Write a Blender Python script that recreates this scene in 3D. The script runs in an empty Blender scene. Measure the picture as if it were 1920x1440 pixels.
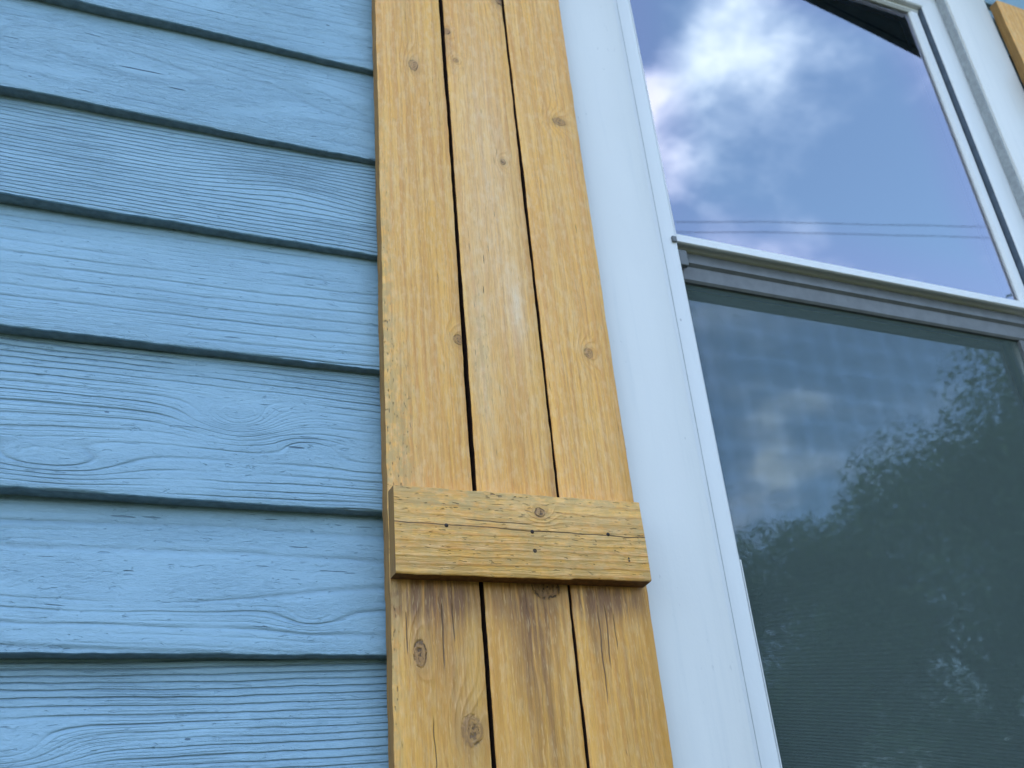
import bpy, bmesh, math, random
import numpy as np
from mathutils import Vector, Matrix, noise as mnoise

S = bpy.context.scene
COL = S.collection
random.seed(7)
rng = np.random.default_rng(7)

# ------------------------------------------------------------------ camera
cam_d = bpy.data.cameras.new('camera')
cam = bpy.data.objects.new('camera', cam_d)
COL.objects.link(cam)
S.camera = cam
cam_d.sensor_width = 36.0
cam_d.lens = 34.715
cam_d.clip_start = 0.01
cam_d.clip_end = 2000
# columns = camera right, camera up, camera back, in world axes
cam.matrix_world = Matrix((
    (0.92155533, -0.11203222, -0.37173185, 0.0),
    (-0.37941254, -0.46296243, -0.80106923, -0.9),
    (-0.08235232, 0.87926934, -0.46915192, 0.0),
    (0, 0, 0, 1)))
# Y axis of the world points into the wall
cam_d.dof.use_dof = True
cam_d.dof.focus_distance = 0.98
cam_d.dof.aperture_fstop = 10.0

# ------------------------------------------------------------------ sky, sun, exposure
SUN_EL, SUN_AZ = math.radians(52), math.radians(-28)      # azimuth from +Y (behind the house)
world = bpy.data.worlds.new('World')
S.world = world
world.use_nodes = True


class NB:
    """small helper to write node maths"""
    def __init__(s, tree):
        s.t = tree; s.n = tree.nodes; s.l = tree.links
    def set(s, sock, v):
        if isinstance(v, bpy.types.NodeSocket): s.l.new(v, sock)
        elif v is not None: sock.default_value = v
    def m(s, op, a, b=None, c=None, clamp=False):
        n = s.n.new('ShaderNodeMath'); n.operation = op; n.use_clamp = clamp
        s.set(n.inputs[0], a); s.set(n.inputs[1], b); s.set(n.inputs[2], c)
        return n.outputs[0]
    def add(s, a, b): return s.m('ADD', a, b)
    def sub(s, a, b): return s.m('SUBTRACT', a, b)
    def mul(s, a, b): return s.m('MULTIPLY', a, b)
    def mad(s, a, b, c): return s.m('MULTIPLY_ADD', a, b, c)
    def vm(s, op, a, b=None, scale=None):
        n = s.n.new('ShaderNodeVectorMath'); n.operation = op
        s.set(n.inputs[0], a); s.set(n.inputs[1], b)
        if scale is not None: s.set(n.inputs[3], scale)
        return n.outputs['Value'] if op in ('LENGTH', 'DISTANCE', 'DOT_PRODUCT') else n.outputs[0]
    def sep(s, v):
        n = s.n.new('ShaderNodeSeparateXYZ'); s.set(n.inputs[0], v); return n.outputs
    def comb(s, x, y, z=0.0):
        n = s.n.new('ShaderNodeCombineXYZ'); s.set(n.inputs[0], x); s.set(n.inputs[1], y); s.set(n.inputs[2], z); return n.outputs[0]
    def noise(s, vec, scale=1.0, detail=2.0, rough=0.5, dist=0.0):
        n = s.n.new('ShaderNodeTexNoise'); s.set(n.inputs['Vector'], vec)
        n.inputs['Scale'].default_value = scale; n.inputs['Detail'].default_value = detail
        n.inputs['Roughness'].default_value = rough; n.inputs['Distortion'].default_value = dist
        return n.outputs[0]
    def ramp(s, f, stops, interp='LINEAR'):
        n = s.n.new('ShaderNodeValToRGB'); s.set(n.inputs[0], f)
        cr = n.color_ramp; cr.interpolation = interp
        while len(cr.elements) < len(stops): cr.elements.new(0.5)
        for e, (p, c) in zip(cr.elements, stops):
            e.position = p
            e.color = (c, c, c, 1) if isinstance(c, (int, float)) else (*c, 1)
        return n.outputs[0]
    def ss(s, v, a, b):
        n = s.n.new('ShaderNodeMapRange'); n.interpolation_type = 'SMOOTHSTEP'
        s.set(n.inputs[0], v); n.inputs[1].default_value = a; n.inputs[2].default_value = b
        n.inputs[3].default_value = 0.0; n.inputs[4].default_value = 1.0
        return n.outputs[0]
    def mix(s, f, a, b, mode='MIX'):
        n = s.n.new('ShaderNodeMix'); n.data_type = 'RGBA'; n.blend_type = mode
        s.set(n.inputs[0], f)
        for sock, v in ((n.inputs[6], a), (n.inputs[7], b)):
            if isinstance(v, tuple): sock.default_value = (*v, 1)
            else: s.set(sock, v)
        return n.outputs[2]
    def gauss(s, u, v, u0, v0, su, sv):
        a = s.mul(s.sub(u, u0), 1.0 / su); b = s.mul(s.sub(v, v0), 1.0 / sv)
        return s.m('EXPONENT', s.mul(s.add(s.mul(a, a), s.mul(b, b)), -1.0))


def build_world():
    nt = world.node_tree; nt.nodes.clear(); b = NB(nt)
    sky = nt.nodes.new('ShaderNodeTexSky'); sky.sky_type = 'NISHITA'; sky.sun_disc = False
    sky.sun_elevation = SUN_EL; sky.sun_rotation = SUN_AZ
    sky.air_density = 1.3; sky.dust_density = 2.2; sky.ozone_density = 1.0; sky.altitude = 100
    bg1 = nt.nodes.new('ShaderNodeBackground'); bg1.inputs[1].default_value = 0.145
    nt.links.new(sky.outputs[0], bg1.inputs[0])
    tc = nt.nodes.new('ShaderNodeTexCoord'); d = b.vm('NORMALIZE', tc.outputs['Generated'])
    x, y, z = b.sep(d)[:3]
    zz = b.m('MAXIMUM', b.add(z, 0.22), 0.08)
    q = b.comb(b.m('DIVIDE', x, zz), b.m('DIVIDE', y, zz), 3.3)
    big = b.noise(q, 1.9, 6.0, 0.58, 0.35)
    fine = b.noise(q, 7.0, 4.0, 0.6, 0.2)
    dens = b.mad(b.sub(fine, 0.5), 0.34, b.mad(b.sub(big, 0.5), 1.25, 0.57))
    # cumulus where the pane mirrors it, and clear blue beside it
    nz = nt.nodes.new('ShaderNodeTexNoise'); b.l.new(q, nz.inputs['Vector']); nz.inputs['Scale'].default_value = 5.0; nz.inputs['Detail'].default_value = 4
    dw = b.vm('ADD', d, b.vm('SCALE', b.vm('SUBTRACT', nz.outputs['Color'], (0.5, 0.5, 0.5)), None, 0.20))
    for (cx, cy, cz), s_, a_ in (((.480, -.520, .704), .075, .17), ((.54, -.49, .69), .045, .10), ((.499, -.599, .626), .085, .15), ((.467, -.598, .651), .05, .12),
                                 ((.601, -.707, .372), .05, .19), ((.592, -.734, .332), .04, .18), ((.66, -.66, .36), .05, .12), ((.43, -.56, .71), .035, -.10), ((.505, -.645, .575), .035, -.2),
                                 ((.64, -.50, .58), .16, -.06), ((.72, -.50, .49), .10, -.20), ((.68, -.55, .48), .08, -.12), ((.475, -.565, .675), .05, .10), ((.574, -.687, .447), .08, -.10)):
        r = b.vm('DISTANCE', dw, (cx, cy, cz)); r = b.mul(r, 1 / s_)
        dens = b.mad(b.m('EXPONENT', b.mul(b.mul(r, r), -1.0)), a_, dens)
    cov = b.ss(dens, 0.54, 0.88)
    ccol = b.ramp(b.ss(dens, 0.62, 1.0), [(0, (0.66, 0.74, 0.90)), (0.5, (0.88, 0.91, 0.96)), (1, (1.0, 0.97, 0.92))])
    bg2 = nt.nodes.new('ShaderNodeBackground'); nt.links.new(ccol, bg2.inputs[0]); bg2.inputs[1].default_value = 0.95
    mx = nt.nodes.new('ShaderNodeMixShader'); nt.links.new(b.mul(cov, 0.92), mx.inputs[0])
    nt.links.new(bg1.outputs[0], mx.inputs[1]); nt.links.new(bg2.outputs[0], mx.inputs[2])
    out = nt.nodes.new('ShaderNodeOutputWorld'); nt.links.new(mx.outputs[0], out.inputs[0])


build_world()
sun_d = bpy.data.lights.new('sun', 'SUN'); sun_d.energy = 1.2; sun_d.angle = math.radians(11); sun_d.color = (1.0, 0.95, 0.87)
sun = bpy.data.objects.new('sun', sun_d); COL.objects.link(sun)
sv = Vector((math.sin(SUN_AZ) * math.cos(SUN_EL), math.cos(SUN_AZ) * math.cos(SUN_EL), math.sin(SUN_EL)))
sun.rotation_euler = (-sv).to_track_quat('-Z', 'Y').to_euler()
sun.location = sv * 50
S.view_settings.view_transform = 'Standard'
S.view_settings.look = 'None'
S.view_settings.exposure = 2.33
S.view_settings.gamma = 1.0
S.view_settings.use_curve_mapping = False
S.cycles.max_bounces = 10
S.cycles.transparent_max_bounces = 16
S.cycles.caustics_reflective = False
S.cycles.caustics_refractive = False


# ------------------------------------------------------------------ object helpers
def thing(name, label, cat, loc, group=None):
    o = bpy.data.objects.new(name, None); COL.objects.link(o); o.location = loc
    o.empty_display_size = 0.05
    o['label'] = label; o['category'] = cat
    if group: o['group'] = group
    return o


def link_mesh(name, me, mat=None, parent=None, smooth=False):
    o = bpy.data.objects.new(name, me); COL.objects.link(o)
    if mat is not None and not me.materials: me.materials.append(mat)
    if smooth: me.shade_smooth()
    if parent is not None:
        o.parent = parent
        w = Vector((0, 0, 0)); p = parent
        while p is not None: w += p.location; p = p.parent
        # vertices are written in world coordinates: undo the parents' offsets
        o.location = -w if parent.type == 'EMPTY' else Vector((0, 0, 0))
    return o


def box_bm(bm, x0, x1, y0, y1, z0, z1):
    vs = [bm.verts.new(p) for p in ((x0, y0, z0), (x1, y0, z0), (x1, y1, z0), (x0, y1, z0), (x0, y0, z1), (x1, y0, z1), (x1, y1, z1), (x0, y1, z1))]
    for f in ((0, 3, 2, 1), (4, 5, 6, 7), (0, 1, 5, 4), (1, 2, 6, 5), (2, 3, 7, 6), (3, 0, 4, 7)):
        bm.faces.new([vs[i] for i in f])


def boxes(name, lst, mat, parent=None, bevel=0.0, segs=2):
    bm = bmesh.new()
    for b in lst: box_bm(bm, *b)
    if bevel:
        bmesh.ops.bevel(bm, geom=bm.edges[:], offset=bevel, segments=segs, affect='EDGES', profile=0.6)
    me = bpy.data.meshes.new(name); bm.to_mesh(me); bm.free()
    return link_mesh(name, me, mat, parent, smooth=False)


def sweep(name, section, along, fn, mat, parent=None, smooth=True, sharp=35):
    """section: closed list of (a, b); along: positions; fn(t, a, b, k) -> xyz ; capped ends"""
    n = len(section); V = []; F = []
    for t in along:
        for k, (a, b_) in enumerate(section): V.append(fn(t, a, b_, k))
    for i in range(len(along) - 1):
        for k in range(n):
            F.append((i * n + k, i * n + (k + 1) % n, (i + 1) * n + (k + 1) % n, (i + 1) * n + k))
    F.append(tuple(range(n - 1, -1, -1))); F.append(tuple((len(along) - 1) * n + k for k in range(n)))
    me = bpy.data.meshes.new(name); me.from_pydata(V, [], F); me.update()
    bm = bmesh.new(); bm.from_mesh(me); bmesh.ops.recalc_face_normals(bm, faces=bm.faces[:]); bm.to_mesh(me); bm.free()
    if smooth:
        me.shade_smooth()
        try: me.set_sharp_from_angle(angle=math.radians(sharp))
        except Exception: pass
    return link_mesh(name, me, mat, parent)


def n1(x, seed, oct=3):
    return mnoise.fractal((x, seed * 7.31, seed * 1.7), 0.9, 2.1, oct)


# ------------------------------------------------------------------ materials
def new_mat(name):
    m = bpy.data.materials.new(name); m.use_nodes = True
    m.node_tree.nodes.clear(); return m, NB(m.node_tree)


def finish(m, b, color, rough, height=None, dist=0.001, strength=1.0, spec=0.5, normal=None):
    p = b.n.new('ShaderNodeBsdfPrincipled'); o = b.n.new('ShaderNodeOutputMaterial')
    if isinstance(color, tuple): p.inputs['Base Color'].default_value = (*color, 1)
    else: b.l.new(color, p.inputs['Base Color'])
    b.set(p.inputs['Roughness'], rough); p.inputs['Specular IOR Level'].default_value = spec
    if height is not None:
        bp = b.n.new('ShaderNodeBump'); bp.inputs['Distance'].default_value = dist; bp.inputs['Strength'].default_value = strength
        b.l.new(height, bp.inputs['Height']); b.l.new(bp.outputs[0], p.inputs['Normal'])
    b.l.new(p.outputs[0], o.inputs[0])
    return m


def obj_xyz(b):
    tc = b.n.new('ShaderNodeTexCoord'); return b.sep(tc.outputs['Object'])


def paint_mat(name, seed, freq=120, amp=9.0, au=1.6, av=9.0, knots=(), depth=0.5, cracks=0.5, nicks=(), scaly=0.45, cover=0.05):
    """blue paint over rough-sawn grain; freq = grain lines per metre across the board"""
    m, b = new_mat(name)
    x, y, z = obj_xyz(b)[:3]
    u, v = x, b.add(z, y)
    # a little wander
    wv = b.noise(b.comb(b.mul(u, 14), b.mul(v, 60), seed + 4.4), 1, 2, 0.6)
    v2 = b.mad(b.sub(wv, 0.5), 0.0045, v)
    w = b.noise(b.comb(b.mul(u, au), b.mul(v2, av), seed), 1, 1.5, 0.45)
    F = b.mad(v2, freq, b.mul(w, amp))
    kn_mask = None
    for (ku, kv, su, sv_, a) in knots:
        g = b.gauss(u, v2, ku, kv, su, sv_)
        F = b.mad(g, a, F)
        kn_mask = g if kn_mask is None else b.m('MAXIMUM', kn_mask, g)
    sn = b.m('SINE', b.mul(F, 2 * math.pi))
    groove = b.m('POWER', b.mad(sn, 0.5, 0.5), 7.0)
    groove2 = b.m('POWER', b.mad(b.m('SINE', b.mul(F, 2 * math.pi * 2.7)), 0.5, 0.5), 5.0)
    where = b.ss(b.noise(b.comb(b.mul(u, 5), b.mul(v, 16), seed + 9), 1, 2, 0.6), 0.34 - cover, 0.60 - cover)
    where2 = b.ss(b.noise(b.comb(b.mul(u, 7), b.mul(v, 14), seed + 19), 1, 2, 0.6), 0.42, 0.62)
    fib = b.noise(b.comb(b.mul(u, 35), b.mul(v2, 900), seed), 1, 2, 0.6)
    peel = b.noise(b.comb(b.mul(u, 260), b.mul(v, 320), seed), 1, 2, 0.55)
    micro = b.noise(b.comb(b.mul(u, 90), b.mul(v, 160), seed + 3), 1, 3, 0.6)
    # short checks that follow the grain
    cz = b.noise(b.comb(b.mul(u, 24), b.mul(b.mad(w, 0.05, v2), 330), seed + 33), 1, 1, 0.4)
    crack = b.mul(b.ss(cz, 0.755, 0.80), cracks)
    # broken wavy lifted fibres
    scal = b.noise(b.comb(b.mul(u, 85), b.mul(v2, 330), seed + 51), 1, 2, 0.6, 1.0)
    scal = b.mul(b.m('POWER', b.m('ABSOLUTE', b.sub(b.m('FRACT', b.mul(scal, 5)), 0.5)), 0.7), b.ss(b.noise(b.comb(b.mul(u, 9), b.mul(v, 24), seed + 61), 1, 2), .50 - .2 * scaly, .64 - .1 * scaly))
    h = b.mul(b.mul(groove, where), -1.0 * depth)
    h = b.mad(b.mul(groove2, where2), -0.35 * depth, h)
    h = b.mad(fib, 0.16, h); h = b.mad(peel, 0.14, h); h = b.mad(micro, 0.18, h); h = b.mad(scal, 0.24 * scaly + 0.07, h)
    h = b.mad(crack, -1.5, h)
    peb = b.noise(b.comb(b.mul(u, 120), b.mul(v2, 300), seed + 81), 1, 3, 0.65, 0.6)
    h = b.mad(peb, 0.42, h)
    fleck = b.noise(b.comb(b.mul(u, 75), b.mul(v2, 230), seed + 91), 1, 2, 0.6, 0.8)
    h = b.mad(b.ss(fleck, 0.64, 0.74), -0.40, h)
    pits = None
    for (nu, nv, su, sv_) in nicks:
        g = b.ss(b.gauss(u, v, nu, nv, su, sv_), 0.35, 0.7)
        pits = g if pits is None else b.m('MAXIMUM', pits, g)
    pn = b.n.new('ShaderNodeTexVoronoi'); pn.feature = 'F1'; b.set(pn.inputs['Vector'], b.comb(b.mul(u, 11), b.mul(v, 26), seed)); pn.inputs['Scale'].default_value = 1
    spk = b.m('LESS_THAN', pn.outputs['Distance'], 0.028)
    pits = spk if pits is None else b.m('MAXIMUM', pits, spk)
    h = b.mad(pits, -1.4, h)
    # paint colour: slightly chalky patches, dirt held in the deep checks
    tone = b.noise(b.comb(b.mul(u, 6), b.mul(v, 22), seed + 71), 1, 4, 0.6)
    col = b.mix(b.ss(tone, 0.25, 0.78), (0.243, 0.385, 0.484), (0.276, 0.427, 0.524))
    chalk = b.mul(b.ss(micro, 0.5, 0.8), 0.2)
    col = b.mix(chalk, col, (0.33, 0.49, 0.60))
    col = b.mix(b.mul(b.ss(peb, 0.40, 0.68), 0.22), col, (0.35, 0.51, 0.63))
    col = b.mix(b.mul(b.ss(fleck, 0.64, 0.78), 0.35), col, (0.16, 0.28, 0.38))
    dirt_shade = b.m('MAXIMUM', b.mul(crack, 1.0), pits, clamp=True)
    dirt_shade = b.m('MAXIMUM', dirt_shade, b.mul(b.mul(b.m('POWER', groove, 2.5), where), 0.24))
    col = b.mix(b.mul(dirt_shade, 0.8), col, (0.05, 0.09, 0.13))
    return finish(m, b, col, 0.50, h, 0.0019, 1.0, 0.4)


def pine_mat(name, seed, axis='z', freq=95, amp=6.0, knots=(), stains=(), ambers=(), weather=None, pale=(), warm=0.5, holes=(), checks=()):
    """stained pine. u runs along the grain, v across. knots: (u, v, su, sv, dark)"""
    m, b = new_mat(name)
    x, y, z = obj_xyz(b)[:3]
    u, v = (z, b.add(x, y)) if axis == 'z' else (x, b.add(z, y))
    yo = 0.0235 if axis == 'z' else 0.043
    v = b.add(v, yo)
    wv = b.noise(b.comb(b.mul(u, 9), b.mul(v, 40), seed + 4.4), 1, 2, 0.6)
    v2 = b.mad(b.sub(wv, 0.5), 0.005, v)
    v2 = b.mad(b.sub(b.noise(b.comb(b.mul(u, 55), b.mul(v, 75), seed + 6.1), 1, 2, 0.6), 0.5), 0.0022, v2)
    w = b.noise(b.comb(b.mul(u, 1.3), b.mul(v2, 8.0), b.mad(y, 6.0, seed)), 1, 1.5, 0.45)
    F = b.mad(v2, freq, b.mul(w, amp))
    kcore = None; khalo = None
    for (ku, kv, su, sv_, dk) in knots:
        wob = b.mad(b.sub(b.noise(b.comb(b.mul(u, 90), b.mul(v, 90), seed + 2), 1, 2), 0.5), 0.35, 0)
        g1 = b.gauss(u, v, ku, kv, su, sv_)
        F = b.mad(b.gauss(u, v, ku, kv, su * 2.6, sv_ * 2.2), 2.6, F)
        c = b.mul(b.ss(b.add(g1, wob), 0.42, 0.66), dk)
        hl = b.mul(b.ss(b.add(b.gauss(u, v, ku, kv, su * 1.9, sv_ * 1.8), wob), 0.25, 0.7), dk)
        kcore = c if kcore is None else b.m('MAXIMUM', kcore, c)
        khalo = hl if khalo is None else b.m('MAXIMUM', khalo, hl)
    s1 = b.mad(b.m('SINE', b.mul(F, 2 * math.pi)), 0.5, 0.5)
    late = b.m('POWER', s1, 3.0)
    s2 = b.m('POWER', b.mad(b.m('SINE', b.mul(F, 2 * math.pi * 3.1)), 0.5, 0.5), 2.0)
    fib = b.noise(b.comb(b.mul(u, 16), b.mul(v2, 1100), b.mad(y, 900.0, seed)), 1, 3, 0.62)
    fib2 = b.noise(b.comb(b.mul(u, 5), b.mul(v2, 260), b.mad(y, 200.0, seed + 5)), 1, 3, 0.6)
    blot = b.noise(b.comb(b.mul(u, 7), b.mul(v, 26), seed + 7), 1, 4, 0.6)
    mott = b.noise(b.comb(b.mul(u, 60), b.mul(v, 120), seed + 8), 1, 3, 0.6)
    amt = b.ss(b.noise(b.comb(b.mul(u, 4), b.mul(v, 20), seed + 12), 1, 2), 0.35, 0.65)
    base = b.mix(b.ss(blot, 0.38, 0.62), (0.88, 0.480, 0.118), (0.90, 0.455, 0.080))
    base = b.mix(b.mul(b.ss(fib2, 0.40, 0.62), 0.85), base, (0.70, 0.325, 0.070))
    base = b.mix(b.mul(b.mul(late, b.mad(amt, 0.30, 0.12)), 1.0), base, (0.74, 0.29, 0.050))
    base = b.mix(b.mul(b.mul(s2, amt), 0.20), base, (0.70, 0.28, 0.055))
    base = b.mix(b.mul(b.ss(fib, 0.5, 0.72), 0.50), base, (0.62, 0.27, 0.06))
    base = b.mix(b.mul(b.ss(mott, 0.42, 0.72), 0.38), base, (0.90, 0.60, 0.29))
    for (pu, pv, su, sv_, a) in pale:
        base = b.mix(b.mul(b.mul(b.gauss(u, v, pu, pv, su, sv_), a), b.mad(mott, 0.8, 0.6)), base, (0.88, 0.68, 0.47))
    for (pu, pv, su, sv_, a) in ambers:
        base = b.mix(b.mul(b.gauss(u, v, pu, pv, su, sv_), a), base, (0.62, 0.27, 0.03))
    # brown run-off stains in streaks
    for (pu, pv, su, sv_, a) in stains:
        st = b.mul(b.mul(b.gauss(u, v, pu, pv, su, sv_), a), b.ss(b.noise(b.comb(b.mul(u, 9), b.mul(v2, 190), seed + 15), 1, 3, 0.6), 0.22, 0.66))
        base = b.mix(b.m('MINIMUM', st, 0.85), base, (0.19, 0.075, 0.025))
    dash = b.noise(b.comb(b.mul(u, 70), b.mul(v2, 520), seed + 63), 1, 2, 0.6)
    base = b.mix(b.mul(b.ss(dash, 0.56, 0.72), 0.38), base, (0.50, 0.24, 0.06))
    base = b.mix(b.mul(b.ss(dash, 0.44, 0.30), 0.30), base, (0.93, 0.62, 0.28))
    # grey weathered speckle
    h = b.mad(dash, -0.45, b.mul(late, 0.35))
    h = b.mad(fib, 0.55, h); h = b.mad(mott, 0.25, h)
    chk = b.noise(b.comb(b.mul(u, 26), b.mul(v2, 480), seed + 23), 1, 1, 0.5)
    if weather:
        wm = None
        for (pu, pv, su, sv_, a) in weather:
            g = b.mul(b.gauss(u, v, pu, pv, su, sv_), a)
            wm = g if wm is None else b.m('MAXIMUM', wm, g)
        wm = b.m('MINIMUM', wm, 1.0)
        base = b.mix(b.mul(wm, b.ss(b.noise(b.comb(b.mul(u, 60), b.mul(v, 110), seed + 27), 1, 4, 0.65), 0.36, 0.62)), base, (0.52, 0.33, 0.115))
        spk = b.mul(b.ss(b.noise(b.comb(b.mul(u, 130), b.mul(v, 420), seed + 29), 1, 1), 0.66, 0.73), wm)
        base = b.mix(b.mul(spk, 0.7), base, (0.11, 0.075, 0.035)); h = b.mad(spk, -1.2, h)
    cr = b.ss(chk, 0.765, 0.81)
    base = b.mix(b.mul(cr, 0.75), base, (0.12, 0.06, 0.02)); h = b.mad(cr, -1.3, h)
    for (pu, pv, su, sv_) in checks:        # long drying checks; sv is the half width
        wob = b.mad(b.sub(b.noise(b.comb(b.mul(u, 22), 0.0, seed + pv * 50), 1, 2), 0.5), 0.006, pv)
        g = b.m('EXPONENT', b.mul(b.m('POWER', b.m('ABSOLUTE', b.mul(b.sub(v, wob), 1 / sv_)), 2.0), -1.0))
        ln = b.ss(b.m('ABSOLUTE', b.mul(b.sub(u, pu), 1 / su)), 1.0, 0.6)
        g = b.mul(b.ss(g, 0.3, 0.8), ln)
        base = b.mix(b.mul(g, 0.8), base, (0.10, 0.05, 0.02)); h = b.mad(g, -2.0, h)
    if kcore is not None:
        base = b.mix(b.mul(khalo, 0.38), base, (0.42, 0.22, 0.07))
        for (ku, kv, su, sv_, dk) in knots:
            g = b.gauss(u, v, ku, kv, su, sv_)
            wn = b.noise(b.comb(b.mul(u, 95), b.mul(v, 130), seed + ku * 10), 1, 3, 0.6)
            rr = b.mad(b.sub(wn, 0.5), 1.0, b.m('SQRT', b.m('MAXIMUM', b.mul(b.m('LOGARITHM', b.m('MAXIMUM', g, 1e-6), math.e), -1.0), 0.0)))
            body = b.ss(rr, 1.0, 0.75)
            ring = b.mad(b.m('SINE', b.mul(rr, 19.0)), 0.5, 0.5)
            base = b.mix(b.mul(body, b.mad(ring, 0.35, 0.35 * dk)), base, (0.24, 0.115, 0.045))
            rim = b.mul(b.ss(b.m('ABSOLUTE', b.sub(rr, 0.95)), 0.16, 0.03), b.ss(wn, 0.40, 0.58))
            heart = b.mul(b.ss(rr, 0.75, 0.3), b.ss(b.noise(b.comb(b.mul(u, 210), b.mul(v, 340), seed + ku * 30), 1, 2, 0.6), 0.52, 0.60))
            dkm = b.mul(b.m('MAXIMUM', rim, heart), min(1.0, 0.8 * dk))
            base = b.mix(dkm, base, (0.06, 0.03, 0.015)); h = b.mad(dkm, -0.9, h); h = b.mad(body, 0.25, h)
    for (pu, pv, r) in holes:
        g = b.ss(b.gauss(u, v, pu, pv, r, r), 0.3, 0.6)
        base = b.mix(b.mul(g, 0.9), base, (0.03, 0.02, 0.012)); h = b.mad(g, -2.0, h)
    return finish(m, b, base, b.mad(blot, 0.15, 0.40), h, 0.0012, 1.0, 0.5)


def vinyl_mat(name, base=(0.735, 0.725, 0.70), dirt_shade=0.5, rough=0.42, seed=0.0):
    m, b = new_mat(name)
    x, y, z = obj_xyz(b)[:3]
    t = b.noise(b.comb(b.mul(x, 10), b.mul(y, 10), b.mad(z, 3.0, seed)), 1, 4, 0.6)
    streak = b.noise(b.comb(b.mul(x, 70), b.mul(y, 40), b.mad(z, 4.0, seed)), 1, 3, 0.6)
    col = b.mix(b.mul(b.ss(t, 0.35, 0.75), 0.5 * dirt_shade), base, tuple(c * 0.88 for c in base))
    col = b.mix(b.mul(b.ss(streak, 0.5, 0.8), 0.45 * dirt_shade), col, (0.55, 0.57, 0.58))
    v = b.n.new('ShaderNodeTexVoronoi'); b.set(v.inputs['Vector'], b.comb(b.mul(x, 22), seed, b.mul(z, 14))); v.inputs['Scale'].default_value = 1
    rsel = b.m('GREATER_THAN', b.sep(v.outputs['Color'])[0], 0.55)
    spk = b.mul(b.ss(v.outputs['Distance'], 0.05, 0.02), rsel)
    col = b.mix(b.mul(spk, 0.6 * dirt_shade + 0.1), col, (0.16, 0.16, 0.17))
    sc = b.noise(b.comb(b.mul(x, 150), b.mul(y, 60), b.mad(z, 55.0, seed + 8)), 1, 3, 0.65)
    scm = b.mul(b.ss(sc, 0.66, 0.72), b.ss(b.noise(b.comb(b.mul(x, 12), seed, b.mul(z, 6)), 1, 2), 0.5, 0.62))
    col = b.mix(b.mul(scm, 0.5 * dirt_shade), col, (0.36, 0.37, 0.38))
    h = b.mad(b.noise(b.comb(b.mul(x, 260), b.mul(y, 260), b.mul(z, 190)), 1, 2, 0.6), 0.3, b.mul(b.noise(b.comb(b.mul(x, 60), b.mul(y, 60), b.mul(z, 9)), 1, 2), 0.6))
    return finish(m, b, col, rough, h, 0.0005, 0.7, 0.45)


def plain_mat(name, col, rough=0.7, var=0.15, sc=40.0, dist=0.0006):
    m, b = new_mat(name)
    tc = b.n.new('ShaderNodeTexCoord')
    t = b.noise(tc.outputs['Object'], sc, 4, 0.6)
    c = b.mix(b.ss(t, 0.3, 0.7), tuple(k * (1 - var) for k in col), tuple(min(1, k * (1 + var)) for k in col))
    return finish(m, b, c, rough, t, dist, 0.6, 0.35)


def pane_mat(name, ior=2.9, xr=(0.70, 1.37), zr=(0.82, 1.50), tints=((0.80, 0.91, 1.0), (0.86, 0.84, 1.0)), rgh=0.01):
    m, b = new_mat(name)
    x, y, z = obj_xyz(b)[:3]
    gl = b.n.new('ShaderNodeBsdfGlossy'); gl.inputs['Roughness'].default_value = rgh
    tr = b.n.new('ShaderNodeBsdfTransparent'); tr.inputs[0].default_value = (0.80, 0.87, 0.86, 1)
    fr = b.n.new('ShaderNodeFresnel'); fr.inputs[0].default_value = ior
    # slight roller wave of float glass; coating turns violet near the spacer
    wv = b.noise(b.comb(b.mul(x, 3.0), 0.0, b.mul(z, 3.0)), 1, 1, 0.4)
    bp = b.n.new('ShaderNodeBump'); bp.inputs['Distance'].default_value = 0.004; bp.inputs['Strength'].default_value = 0.15
    b.l.new(wv, bp.inputs['Height']); b.l.new(bp.outputs[0], gl.inputs['Normal'])
    ex = b.m('MINIMUM', b.sub(x, xr[0]), b.sub(xr[1], x)); ez = b.m('MINIMUM', b.sub(z, zr[0]), b.sub(zr[1], z))
    e = b.m('MINIMUM', ex, ez)
    tint = b.mix(b.mul(b.ss(b.mad(wv, 0.06, e), 0.16, 0.03), 0.8), tints[0], tints[1])
    b.l.new(tint, gl.inputs[0])
    mx = b.n.new('ShaderNodeMixShader'); b.l.new(fr.outputs[0], mx.inputs[0]); b.l.new(tr.outputs[0], mx.inputs[1]); b.l.new(gl.outputs[0], mx.inputs[2])
    o = b.n.new('ShaderNodeOutputMaterial'); b.l.new(mx.outputs[0], o.inputs[0])
    return m


def screen_mat(name):
    m, b = new_mat(name)
    x, y, z = obj_xyz(b)[:3]
    p = 1.55e-3
    gx = b.m('ABSOLUTE', b.sub(b.m('FRACT', b.mul(x, 1 / p)), 0.5)); gz = b.m('ABSOLUTE', b.sub(b.m('FRACT', b.mul(z, 1 / p)), 0.5))
    wire = b.m('MAXIMUM', b.m('GREATER_THAN', gx, 0.385), b.m('GREATER_THAN', gz, 0.385))
    clog = b.ss(b.noise(b.comb(b.mul(x, 60), 0, b.mul(z, 14)), 1, 4, 0.6), 0.45, 0.8)
    fac = b.m('MAXIMUM', b.mad(wire, 0.72, 0.11), b.mul(clog, 0.10))
    d = b.n.new('ShaderNodeBsdfDiffuse'); d.inputs[0].default_value = (0.15, 0.20, 0.185, 1)
    tr = b.n.new('ShaderNodeBsdfTransparent')
    mx = b.n.new('ShaderNodeMixShader'); b.l.new(fac, mx.inputs[0]); b.l.new(tr.outputs[0], mx.inputs[1]); b.l.new(d.outputs[0], mx.inputs[2])
    o = b.n.new('ShaderNodeOutputMaterial'); b.l.new(mx.outputs[0], o.inputs[0])
    return m


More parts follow.
